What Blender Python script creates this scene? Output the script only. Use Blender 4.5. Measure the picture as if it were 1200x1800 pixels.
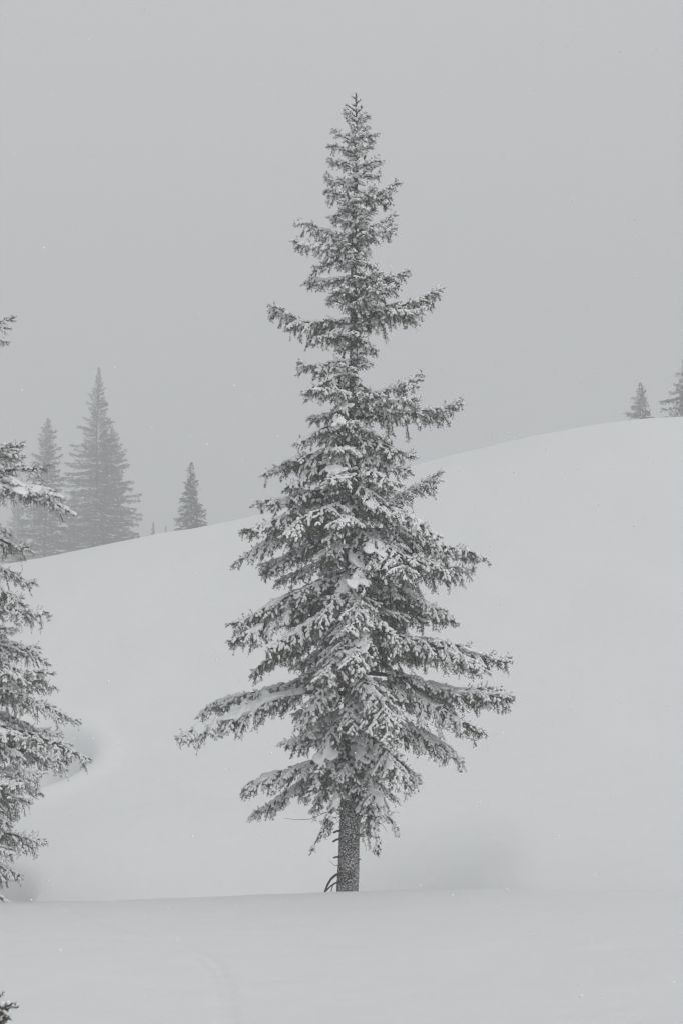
import bpy, math, random
import numpy as np
from mathutils import Vector, noise
R = math.radians

# ---------------------------------------------------------------- scene, camera, world, sun, exposure
for o in list(bpy.data.objects):
    bpy.data.objects.remove(o)
scene = bpy.context.scene
col = scene.collection

TILT = R(6.0)
FPX = 2500.0                       # focal length in pixels of the 1200 x 1800 photograph (50 mm on a 36 mm tall frame)
cam_data = bpy.data.cameras.new('camera')
cam_data.sensor_fit = 'VERTICAL'
cam_data.sensor_height = 36.0
cam_data.lens = 50.0
cam_data.clip_start = 0.1
cam_data.clip_end = 3000.0
cam = bpy.data.objects.new('camera', cam_data)
cam.location = (0, 0, 0)
cam.rotation_euler = (R(90) + TILT, 0, 0)
col.objects.link(cam)
scene.camera = cam

SUN_ELEV, SUN_AZ = R(34), R(128)   # azimuth clockwise from +Y: to the right, behind the camera
world = bpy.data.worlds.new('World')
scene.world = world
world.use_nodes = True
wn, wl = world.node_tree.nodes, world.node_tree.links
wn.clear()
w_out = wn.new('ShaderNodeOutputWorld')
w_bg = wn.new('ShaderNodeBackground')
w_bg.inputs['Strength'].default_value = 0.1
w_sky = wn.new('ShaderNodeTexSky')
w_sky.sky_type = 'NISHITA'
w_sky.sun_disc = False
w_sky.sun_elevation = SUN_ELEV
w_sky.sun_rotation = SUN_AZ
w_sky.dust_density = 4.0
w_hs = wn.new('ShaderNodeHueSaturation')
w_hs.inputs['Saturation'].default_value = 0.06
wl.new(w_sky.outputs[0], w_hs.inputs['Color'])
# an even overcast cloud layer: about twice as bright overhead as at the horizon
w_tc = wn.new('ShaderNodeTexCoord')
w_sep = wn.new('ShaderNodeSeparateXYZ')
wl.new(w_tc.outputs['Generated'], w_sep.inputs[0])
w_ramp = wn.new('ShaderNodeMapRange')
w_ramp.inputs['From Min'].default_value = 0.0
w_ramp.inputs['From Max'].default_value = 1.0
w_ramp.inputs['To Min'].default_value = 4.1
w_ramp.inputs['To Max'].default_value = 7.8
wl.new(w_sep.outputs['Z'], w_ramp.inputs['Value'])
w_tint = wn.new('ShaderNodeMix')
w_tint.data_type = 'RGBA'
w_tint.blend_type = 'MULTIPLY'
w_tint.inputs['Factor'].default_value = 1.0
w_tint.inputs['B'].default_value if False else None
for i_ in w_tint.inputs:
    if i_.name == 'B' and i_.type == 'RGBA':
        i_.default_value = (0.978, 1.0, 1.020, 1)
for i_ in w_tint.inputs:
    if i_.name == 'A' and i_.type == 'RGBA':
        wl.new(w_ramp.outputs[0], i_)
w_mix = wn.new('ShaderNodeMix')
w_mix.data_type = 'RGBA'
w_mix.inputs['Factor'].default_value = 0.9
rg = [i_ for i_ in w_mix.inputs if i_.type == 'RGBA']
wl.new(w_hs.outputs[0], rg[0])
wl.new([o_ for o_ in w_tint.outputs if o_.type == 'RGBA'][0], rg[1])
wl.new([o_ for o_ in w_mix.outputs if o_.type == 'RGBA'][0], w_bg.inputs['Color'])
wl.new(w_bg.outputs[0], w_out.inputs['Surface'])

sun_data = bpy.data.lights.new('sun', 'SUN')
sun_data.energy = 1.3
sun_data.angle = R(66)
sun_data.color = (1.0, 0.985, 0.96)
sun = bpy.data.objects.new('sun', sun_data)
sdir = Vector((math.sin(SUN_AZ) * math.cos(SUN_ELEV), math.cos(SUN_AZ) * math.cos(SUN_ELEV), math.sin(SUN_ELEV)))
sun.rotation_euler = sdir.to_track_quat('Z', 'Y').to_euler()
sun.location = sdir * 200
col.objects.link(sun)

vs = scene.view_settings
vs.view_transform = 'Standard'
vs.look = 'None'
vs.exposure = 0.04
vs.gamma = 1.0
vs.use_curve_mapping = False
scene.render.engine = 'CYCLES'
cy = scene.cycles
cy.max_bounces = 8
cy.diffuse_bounces = 4
cy.glossy_bounces = 2
cy.transmission_bounces = 2
cy.volume_bounces = 2
cy.transparent_max_bounces = 4
cy.use_denoising = True
cy.pixel_filter_type = 'BLACKMAN_HARRIS'
cy.filter_width = 1.15

# ---------------------------------------------------------------- helpers
CT, ST = math.cos(TILT), math.sin(TILT)

def at(u, v, Y):
    """world point seen at pixel (u, v) of the photograph, Y metres in front of the camera"""
    X, Z = (u - 600) / FPX, (900 - v) / FPX
    fy, fz = CT - Z * ST, ST + Z * CT
    return np.array([X * Y / fy, Y, fz * Y / fy])

def tag(o, label=None, cat=None, group=None, kind=None):
    if label: o['label'] = label
    if cat: o['category'] = cat
    if group: o['group'] = group
    if kind: o['kind'] = kind
    return o

def empty(name, loc):
    o = bpy.data.objects.new(name, None)
    o.empty_display_size = 0.3
    o.location = loc
    col.objects.link(o)
    return o

def mesh_np(name, verts, faces, smooth=True):
    """faces: an (n, k) int array, or a list of such arrays"""
    if not isinstance(faces, list):
        faces = [faces]
    faces = [np.asarray(f, dtype=np.int32) for f in faces if len(f)]
    verts = np.asarray(verts, dtype=np.float32)
    me = bpy.data.meshes.new(name)
    me.vertices.add(len(verts))
    me.vertices.foreach_set('co', verts.ravel())
    loops = np.concatenate([f.ravel() for f in faces])
    sizes = np.concatenate([np.full(len(f), f.shape[1], dtype=np.int32) for f in faces])
    starts = np.concatenate([[0], np.cumsum(sizes)[:-1]]).astype(np.int32)
    me.loops.add(len(loops))
    me.loops.foreach_set('vertex_index', loops)
    me.polygons.add(len(sizes))
    me.polygons.foreach_set('loop_start', starts)
    me.polygons.foreach_set('loop_total', sizes)
    me.polygons.foreach_set('use_smooth', np.full(len(sizes), smooth, dtype=bool))
    me.update(calc_edges=True)
    return me

def obj(name, me, mat, parent=None, loc=None, rot=None):
    o = bpy.data.objects.new(name, me)
    if mat is not None and me is not None and not me.materials:
        me.materials.append(mat)
    if parent: o.parent = parent
    if loc is not None: o.location = loc
    if rot is not None: o.rotation_euler = rot
    col.objects.link(o)
    return o

def unit(v):
    n = math.sqrt(v[0] * v[0] + v[1] * v[1] + v[2] * v[2])
    return v / (n if n > 1e-9 else 1)

class Tubes:
    """collects tapered tubes along polylines into one mesh"""
    def __init__(self, sides=5):
        self.v, self.f, self.n, self.sides = [], [], 0, sides
    def add(self, pts, rad):
        pts = np.asarray(pts, float)
        k, S = len(pts), self.sides
        tan = np.gradient(pts, axis=0)
        tan /= np.linalg.norm(tan, axis=1)[:, None] + 1e-9
        ref = np.array([0, 0, 1.0]) if abs(tan[0][2]) < 0.8 else np.array([1.0, 0, 0])
        e1 = np.cross(tan, ref); e1 /= np.linalg.norm(e1, axis=1)[:, None] + 1e-9
        e2 = np.cross(tan, e1)
        a = np.linspace(0, 2 * math.pi, S, endpoint=False)
        rad = np.asarray(rad, float)
        ring = pts[:, None, :] + rad[:, None, None] * (np.cos(a)[None, :, None] * e1[:, None, :] + np.sin(a)[None, :, None] * e2[:, None, :])
        self.v.append(ring.reshape(-1, 3))
        i = np.arange(k - 1)[:, None] * S + np.arange(S)[None, :]
        j = np.arange(k - 1)[:, None] * S + (np.arange(S)[None, :] + 1) % S
        q = np.stack([i, j, j + S, i + S], axis=-1).reshape(-1, 4) + self.n
        self.f.append(q)
        self.n += k * S
    def mesh(self, name):
        return mesh_np(name, np.concatenate(self.v), np.concatenate(self.f))

# ---------------------------------------------------------------- materials
def new_mat(name):
    m = bpy.data.materials.new(name)
    m.use_nodes = True
    nt = m.node_tree
    b = nt.nodes['Principled BSDF']
    return m, nt, b

def noise_node(nt, scale, detail=3.0, coord='Object'):
    tc = nt.nodes.new('ShaderNodeTexCoord')
    n = nt.nodes.new('ShaderNodeTexNoise')
    n.inputs['Scale'].default_value = scale
    n.inputs['Detail'].default_value = detail
    nt.links.new(tc.outputs[coord], n.inputs['Vector'])
    return n

def ramp_node(nt, src, stops):
    r = nt.nodes.new('ShaderNodeValToRGB')
    while len(r.color_ramp.elements) < len(stops):
        r.color_ramp.elements.new(0.5)
    for e, (p, c) in zip(r.color_ramp.elements, stops):
        e.position = p
        e.color = (*c, 1) if len(c) == 3 else c
    nt.links.new(src, r.inputs[0])
    return r

def mix_node(nt, fac, a, b):
    m = nt.nodes.new('ShaderNodeMix')
    m.data_type = 'RGBA'
    nt.links.new(fac, m.inputs[0])
    ins = [i for i in m.inputs if i.type == 'RGBA']
    for s, x in zip(ins, (a, b)):
        if isinstance(x, tuple): s.default_value = (*x, 1)
        else: nt.links.new(x, s)
    return [o for o in m.outputs if o.type == 'RGBA'][0]

def snow_material(name, colr, bump_scale, bump, coarse=0.0):
    m, nt, b = new_mat(name)
    n1 = noise_node(nt, 1.7, 4)
    r = ramp_node(nt, n1.outputs[0], [(0.3, tuple(c * 0.985 for c in colr)), (0.7, colr)])
    nt.links.new(r.outputs[0], b.inputs['Base Color'])
    b.inputs['Roughness'].default_value = 0.75
    b.inputs['Specular IOR Level'].default_value = 0.15
    n2 = noise_node(nt, bump_scale, 5)
    bp = nt.nodes.new('ShaderNodeBump')
    bp.inputs['Strength'].default_value = bump
    bp.inputs['Distance'].default_value = 0.02
    nt.links.new(n2.outputs[0], bp.inputs['Height'])
    if coarse:
        n4 = noise_node(nt, 1.7, 7)
        b2 = nt.nodes.new('ShaderNodeBump')
        b2.inputs['Strength'].default_value = coarse
        b2.inputs['Distance'].default_value = 0.12
        nt.links.new(n4.outputs[0], b2.inputs['Height'])
        nt.links.new(b2.outputs[0], bp.inputs['Normal'])
    nt.links.new(bp.outputs[0], b.inputs['Normal'])
    return m

M_GROUND = snow_material('ground_snow', (0.740, 0.747, 0.754), 26.0, 0.10, 0.22)
M_SNOW = snow_material('branch_snow', (0.84, 0.85, 0.858), 60.0, 0.35)

def needle_material():
    m, nt, b = new_mat('spruce_needles')
    n1 = noise_node(nt, 9.0, 3)
    green = ramp_node(nt, n1.outputs[0], [(0.3, (0.020, 0.018, 0.004)), (0.55, (0.052, 0.042, 0.009)), (0.75, (0.110, 0.074, 0.020))])
    n2 = noise_node(nt, 120.0, 2)            # rime and flakes caught between the needles
    n3 = noise_node(nt, 5.0, 2)
    ad = nt.nodes.new('ShaderNodeMath'); ad.operation = 'MULTIPLY_ADD'
    nt.links.new(n3.outputs[0], ad.inputs[0]); ad.inputs[1].default_value = 0.45
    nt.links.new(n2.outputs[0], ad.inputs[2])
    frost = ramp_node(nt, ad.outputs[0], [(0.78, (0, 0, 0)), (0.97, (0.8, 0.8, 0.8))])
    c = mix_node(nt, frost.outputs[0], green.outputs[0], (0.70, 0.70, 0.67))
    nt.links.new(c, b.inputs['Base Color'])
    b.inputs['Roughness'].default_value = 0.6
    b.inputs['Specular IOR Level'].default_value = 0.25
    return m
M_NEEDLE = needle_material()

def bark_material():
    m, nt, b = new_mat('spruce_bark')
    n1 = noise_node(nt, 22.0, 6)
    base = ramp_node(nt, n1.outputs[0], [(0.3, (0.012, 0.009, 0.008)), (0.5, (0.036, 0.027, 0.022)), (0.72, (0.085, 0.066, 0.054))])
    tc = nt.nodes.new('ShaderNodeTexCoord')
    v = nt.nodes.new('ShaderNodeTexVoronoi')  # flakes stuck to the bark scales
    v.inputs['Scale'].default_value = 95.0
    nt.links.new(tc.outputs['Object'], v.inputs['Vector'])
    sp = nt.nodes.new('ShaderNodeSeparateColor')
    nt.links.new(v.outputs['Color'], sp.inputs[0])
    n2 = noise_node(nt, 3.0, 3)
    ad = nt.nodes.new('ShaderNodeMath'); ad.operation = 'MULTIPLY_ADD'
    nt.links.new(n2.outputs[0], ad.inputs[0]); ad.inputs[1].default_value = 0.95
    nt.links.new(sp.outputs[0], ad.inputs[2])
    n3 = noise_node(nt, 110.0, 2)
    ad2 = nt.nodes.new('ShaderNodeMath'); ad2.operation = 'MULTIPLY_ADD'
    nt.links.new(n3.outputs[0], ad2.inputs[0]); ad2.inputs[1].default_value = 0.8
    nt.links.new(ad.outputs[0], ad2.inputs[2])
    fr = ramp_node(nt, ad2.outputs[0], [(0.99, (0, 0, 0)), (1.0, (0.8, 0.8, 0.8))])
    mr = nt.nodes.new('ShaderNodeMapRange')
    mr.inputs['From Min'].default_value = 1.50; mr.inputs['From Max'].default_value = 1.58
    nt.links.new(ad2.outputs[0], mr.inputs['Value'])
    nt.nodes.remove(fr)
    c = mix_node(nt, mr.outputs[0], base.outputs[0], (0.52, 0.52, 0.53))
    nt.links.new(c, b.inputs['Base Color'])
    b.inputs['Roughness'].default_value = 0.85
    bp = nt.nodes.new('ShaderNodeBump'); bp.inputs['Strength'].default_value = 0.6; bp.inputs['Distance'].default_value = 0.02
    nt.links.new(n1.outputs[0], bp.inputs['Height']); nt.links.new(bp.outputs[0], b.inputs['Normal'])
    return m
M_BARK = bark_material()

def plain(name, c, rough=0.7, var=0.2, scale=8.0):
    m, nt, b = new_mat(name)
    n = noise_node(nt, scale, 3)
    r = ramp_node(nt, n.outputs[0], [(0.3, tuple(x * (1 - var) for x in c)), (0.7, tuple(x * (1 + var) for x in c))])
    nt.links.new(r.outputs[0], b.inputs['Base Color'])
    b.inputs['Roughness'].default_value = rough
    return m
M_TWIG = plain('bare_twig', (0.055, 0.045, 0.038), 0.8, 0.35, 14)
M_CONE = plain('spruce_cone', (0.15, 0.085, 0.062), 0.7, 0.2, 40)
M_FAR = plain('far_needles', (0.060, 0.062, 0.046), 0.7, 0.3, 1.2)

# ---------------------------------------------------------------- the snow field
def sstep(a, b, x):
    t = np.clip((x - a) / (b - a), 0, 1)
    return t * t * (3 - 2 * t)

Y_HILL, Y_RIDGE = 23.5, 95.0
sky_u = np.array([-2600, -1500, -700, -250, 0, 145, 300, 450, 590, 720, 900, 1040, 1200, 1450, 1900, 2600, 3600], float)
sky_v = np.array([1110, 1095, 1060, 1022, 992, 965, 934, 905, 866, 820, 776, 748, 733, 716, 705, 703, 705], float)
knot_x = (sky_u - 600) / FPX * Y_RIDGE
knot_h = np.array([at(u, v, Y_RIDGE)[2] for u, v in zip(sky_u, sky_v)])
H_SCALE = np.ones(len(knot_x))

_q = np.linspace(0, 4, 2001)
_s = (0.10 + 0.90 * sstep(0.02, 0.34, _q)) * (1 - 1.0 * sstep(0.55, 1.12, _q)) - 0.26 * sstep(1.0, 1.5, _q) * (1 - sstep(1.8, 2.9, _q))
_p = np.concatenate([[0], np.cumsum((_s[1:] + _s[:-1]) / 2 * (_q[1] - _q[0]))])
_p /= np.interp(1.0, _q, _p)

def smooth_interp(x, kx, ky):
    acc = 0
    for d, w in ((-4, .1), (-2, .2), (0, .4), (2, .2), (4, .1)):
        acc = acc + w * np.interp(x + d, kx, ky)
    return acc

LEFT_TREE = (-6.45, 21.4)
MAIN_Y = 21.4
MAIN_X = (611 - 600) / FPX * MAIN_Y * 1.02
TRACK_PTS = None

_rg = np.random.default_rng(3).random((128, 128))
def vnoise(x, y, s):
    x = x / s; y = y / s
    i, j = np.floor(x).astype(int), np.floor(y).astype(int)
    f, g = x - i, y - j
    f = f * f * (3 - 2 * f); g = g * g * (3 - 2 * g)
    r = lambda a, b: _rg[a % 128, b % 128]
    return (r(i, j) * (1 - f) + r(i + 1, j) * f) * (1 - g) + (r(i, j + 1) * (1 - f) + r(i + 1, j + 1) * f) * g - 0.5

def terrain(x, y):
    x = np.asarray(x, float); y = np.asarray(y, float)
    fore = -1.65 - 0.0745 * y + 0.05 * np.sin(x * 0.45 + 0.6) * np.sin(y * 0.33 + 0.3)
    fore = fore + 0.018 * (x - 0.4)                                   # the near bank rises a little to the right
    fore = np.where(y < 0, -1.65 - 0.03 * y + 0.018 * (x - 0.4), fore)
    valley = -3.70 + 0.010 * (x - 0.5) + 0.010 * np.clip(-x - 2, 0, 30)
    t = sstep(19.4, 26.5, y)
    base = fore * (1 - t) + valley * t
    # the hollow behind the bank, scoured round the trunk
    side = sstep(-2.6, -0.5, x) * (1 - 0.8 * sstep(1.9, 5.5, x))
    dip = np.exp(-((y - 22.4) / 1.6) ** 2) * sstep(20.0, 21.3, y)
    z = base - 0.85 * side * dip
    xr = np.clip((x - 0.10 * (y - 24) + 0.4 * vnoise(x + 9, y, 2.3) + 0.5) / 3.6, 0, 1)
    z = z - 2.2 * sstep(-6.0, -0.8, x) * (1 - xr * (1.35 - 0.35 * xr * xr)).clip(0, 1) * sstep(21.0, 23.0, y) * (1 - sstep(25.5, 33.0, y))
    # hill
    q = np.clip((y - Y_HILL) / (Y_RIDGE - Y_HILL), 0, 4)
    h = smooth_interp(x, knot_x, knot_h * H_SCALE)
    z = z + (h + 3.7) * np.interp(q, _q, _p)
    z = z + 0.25 * sstep(30, 55, y) * (np.sin(x * 0.11 + y * 0.05) * np.sin(y * 0.09 - x * 0.04 + 1.0))
    # moat round the neighbouring spruce, its rim raised
    r = np.hypot((x + 6.60) / 1.65, (y - 23.2) / 3.3)
    z = z - 1.5 * (1 - sstep(0.50, 1.0, r)) + 0.10 * np.exp(-((r - 1.12) / 0.16) ** 2)
    # wind scoop further back on the left
    rr = np.hypot((x + 8.75 + 0.03 * (y - 38) ** 2 * 0.4) / 2.2, (y - 38.0) / 5.0)
    z = z - 2.0 * (1 - sstep(0.45, 1.0, rr)) + 0.12 * np.exp(-((rr - 1.12) / 0.16) ** 2)
    far = sstep(24, 45, y)
    z = z + (1 - 0.4 * far) * (0.035 * vnoise(x + 0.4 * y, y, 1.3) + 0.014 * vnoise(x, y * 1.6 + x * .5, 0.5)) + far * (0.22 * vnoise(x + 31, y * .6, 4.2) + 0.10 * vnoise(x, y * .7 + 7, 1.7))
    z = z + 0.30 * vnoise(x * .7 + 3, y * .6 + 11, 3.6) * (1 - sstep(20, 27, y)) * sstep(2, 8, y)
    return z

for _ in range(8):                                                     # fit the ridge to the skyline
    ys = np.linspace(40, 125, 341)
    for i, (u, v) in enumerate(zip(sky_u, sky_v)):
        a = (u - 600) / FPX
        zt = np.max(terrain(a * ys * 0.995, ys) / ys)
        want = at(u, v, 1.0)[2]
        H_SCALE[i] *= 1.0 if abs(zt) < 1e-4 else 1 + 0.8 * (want - zt) * Y_RIDGE / knot_h[i]

def ground_hit(u, v):
    ys = np.linspace(6, 60, 5401)
    d = at(u, v, 1.0)
    zz = terrain(d[0] * ys, ys) - d[2] * ys
    k = np.argmax(zz > 0)
    return np.array([d[0] * ys[k], ys[k]])

tracks = []
for px in ([(410, 1840), (408, 1800), (402, 1731), (382, 1692), (350, 1671), (309, 1656), (245, 1643), (175, 1627), (125, 1603), (108, 1590)],
           [(390, 1840), (388, 1800), (382, 1737), (367, 1703), (344, 1685), (286, 1672), (204, 1666), (87, 1657), (0, 1633), (-90, 1612)]):
    g = np.array([ground_hit(*p) for p in px])
    s = np.linspace(0, len(g) - 1, 400)
    gx = np.interp(s, range(len(g)), g[:, 0]); gy = np.interp(s, range(len(g)), g[:, 1])
    k = np.ones(25) / 25
    gx = np.convolve(np.pad(gx, 12, 'edge'), k, 'valid'); gy = np.convolve(np.pad(gy, 12, 'edge'), k, 'valid')
    tracks.append(np.stack([gx, gy], 1))

def axis_samples(a, b, fine, far_lo, far_hi, grow=1.09):
    mid = np.arange(a, b + 1e-6, fine)
    out_hi, s, p = [], fine, b
    while p < far_hi:
        s = min(s * grow, 3.5); p += s; out_hi.append(p)
    out_lo, s, p = [], fine, a
    while p > far_lo:
        s = min(s * grow, 3.5); p -= s; out_lo.append(p)
    return np.concatenate([out_lo[::-1], mid, out_hi])

gxs = np.unique(np.round(np.concatenate([axis_samples(-9.5, -5.0, 0.14, -150, -5.0, 1.12), axis_samples(-5.0, -0.4, 0.04, -5.0, 150, 1.06)]), 4))
gys = np.concatenate([axis_samples(10.0, 18.5, 0.06, -30, 10.1, 1.08)[:-1], axis_samples(18.6, 45.0, 0.15, 18.6, 275, 1.06)])
gys = np.unique(np.round(gys, 4))
GX, GY = np.meshgrid(gxs, gys)
GZ = terrain(GX, GY)
for tr in tracks:
    near = (GX > -5.2) & (GX < -0.2) & (GY > 9.5) & (GY < 19.5)
    P = np.stack([GX[near], GY[near]], 1)
    best = np.full(len(P), 9.0); arc = np.zeros(len(P))
    al = np.concatenate([[0], np.cumsum(np.linalg.norm(np.diff(tr, axis=0), axis=1))])
    for k in range(0, len(tr), 2):
        d = np.hypot(P[:, 0] - tr[k, 0], P[:, 1] - tr[k, 1])
        m = d < best
        best[m] = d[m]; arc[m] = al[k]
    GZ[near] -= (0.018 + 0.005 * np.sin(arc * 15)) * np.exp(-(best / 0.034) ** 2)
nx, ny = len(gxs), len(gys)
ii = np.arange(ny - 1)[:, None] * nx + np.arange(nx - 1)[None, :]
gf = np.stack([ii, ii + 1, ii + nx + 1, ii + nx], -1).reshape(-1, 4)
ground = obj('snow_ground', mesh_np('snow_ground', np.stack([GX, GY, GZ], -1).reshape(-1, 3), gf), M_GROUND)
tag(ground, 'smooth snow field rising into a white hill, with a thin curved track', None, None, 'structure')
Z_LOW = float(GZ.min())

def ground_z(x, y):
    return float(terrain(np.array([x]), np.array([y]))[0])

# ---------------------------------------------------------------- haze
Z_TOP = 42.0
hx, hy0, hy1, hz0 = 165.0, -45.0, 300.0, Z_LOW - 1.0
hv = [(x, y, z) for x in (-hx, hx) for y in (hy0, hy1) for z in (hz0, Z_TOP)]
hf = [(0, 1, 3, 2), (4, 6, 7, 5), (0, 4, 5, 1), (2, 3, 7, 6), (0, 2, 6, 4), (1, 5, 7, 3)]
M_HAZE = bpy.data.materials.new('haze')
M_HAZE.use_nodes = True
hn = M_HAZE.node_tree
hn.nodes.clear()
h_out = hn.nodes.new('ShaderNodeOutputMaterial')
h_vol = hn.nodes.new('ShaderNodeVolumePrincipled')
h_vol.inputs['Color'].default_value = (0.80, 0.808, 0.818, 1)
h_vol.inputs['Density'].default_value = 0.0051
h_vol.inputs['Anisotropy'].default_value = 0.0
hn.links.new(h_vol.outputs[0], h_out.inputs['Volume'])
haze = obj('haze', mesh_np('haze', hv, np.array(hf), False), M_HAZE)
tag(haze, 'pale grey snow haze filling the air over the slope', None, None, 'stuff')

# ---------------------------------------------------------------- spruce branches
def ico():
    t = (1 + 5 ** 0.5) / 2
    v = np.array([(-1, t, 0), (1, t, 0), (-1, -t, 0), (1, -t, 0), (0, -1, t), (0, 1, t), (0, -1, -t), (0, 1, -t), (t, 0, -1), (t, 0, 1), (-t, 0, -1), (-t, 0, 1)], float)
    f = [(0, 11, 5), (0, 5, 1), (0, 1, 7), (0, 7, 10), (0, 10, 11), (1, 5, 9), (5, 11, 4), (11, 10, 2), (10, 7, 6), (7, 1, 8), (3, 9, 4), (3, 4, 2), (3, 2, 6), (3, 6, 8), (3, 8, 9), (4, 9, 5), (2, 4, 11), (6, 2, 10), (8, 6, 7), (9, 8, 1)]
    v = list(v / np.linalg.norm(v[0])); out = []; cache = {}
    def mid(a, b):
        k = (min(a, b), max(a, b))
        if k not in cache:
            m = v[a] + v[b]; v.append(m / np.linalg.norm(m)); cache[k] = len(v) - 1
        return cache[k]
    for a, b, c in f:
        ab, bc, ca = mid(a, b), mid(b, c), mid(c, a)
        out += [(a, ab, ca), (b, bc, ab), (c, ca, bc), (ab, bc, ca)]
    return np.array(v), np.array(out, dtype=np.int32)
ICO_V, ICO_F = ico()

ICO0_V, ICO0_F = ICO_V[:12], np.array([(0, 11, 5), (0, 5, 1), (0, 1, 7), (0, 7, 10), (0, 10, 11), (1, 5, 9), (5, 11, 4), (11, 10, 2), (10, 7, 6), (7, 1, 8), (3, 9, 4), (3, 4, 2), (3, 2, 6), (3, 6, 8), (3, 8, 9), (4, 9, 5), (2, 4, 11), (6, 2, 10), (8, 6, 7), (9, 8, 1)], dtype=np.int32)

def blob_mesh(name, blobs, BV=None, BF=None):
    """blobs: (centre, direction, half length, half width, half height)"""
    n = len(blobs)
    C = np.array([b[0] for b in blobs]); D = np.array([b[1] for b in blobs])
    L = np.array([b[2:5] for b in blobs])
    D /= np.linalg.norm(D, axis=1)[:, None] + 1e-9
    if BV is None: BV, BF = ICO_V, ICO_F
    S = np.cross(D, np.array([0, 0, 1.0])); ln = np.linalg.norm(S, axis=1)[:, None]
    S = np.where(ln > 1e-3, S / np.maximum(ln, 1e-6), np.array([1.0, 0, 0]))
    U = np.cross(S, D)
    V = C[:, None, :] + BV[None, :, 0:1] * (D * L[:, 0:1])[:, None, :] + BV[None, :, 1:2] * (S * L[:, 1:2])[:, None, :] + BV[None, :, 2:3] * (U * L[:, 2:3])[:, None, :]
    F = (BF[None] + (np.arange(n) * len(BV))[:, None, None]).reshape(-1, 3)
    return mesh_np(name, V.reshape(-1, 3), F)

def needle_mesh(name, segs, rng, per_m=190, length=0.031, width=0.0074):
    """segs: (a, b, length scale); every needle is one slim triangle"""
    A = np.array([s[0] for s in segs]); B = np.array([s[1] for s in segs]); K = np.array([s[2] for s in segs])
    Ln = np.linalg.norm(B - A, axis=1)
    cnt = np.maximum(1, (Ln * per_m + rng.random(len(Ln))).astype(int))
    idx = np.repeat(np.arange(len(segs)), cnt)
    n = len(idx)
    t = rng.random(n)
    P = A[idx] + (B - A)[idx] * t[:, None]
    D = ((B - A) / (Ln[:, None] + 1e-9))[idx]
    rnd = rng.normal(size=(n, 3)); rnd[:, 2] += 0.35
    rad = rnd - D * np.sum(rnd * D, axis=1)[:, None]
    rad /= np.linalg.norm(rad, axis=1)[:, None] + 1e-9
    d = D * 0.62 + rad * 0.78
    ln = length * K[idx] * (0.75 + 0.5 * rng.random(n))
    w = np.cross(d, rng.normal(size=(n, 3))); w /= np.linalg.norm(w, axis=1)[:, None] + 1e-9
    w *= width * (0.8 + 0.4 * rng.random(n))[:, None] / 2
    tip = P + d * ln[:, None]
    V = np.stack([P - w, P + w, tip], 1).reshape(-1, 3)
    return mesh_np(name, V, np.arange(3 * n, dtype=np.int32).reshape(-1, 3), False)

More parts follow.
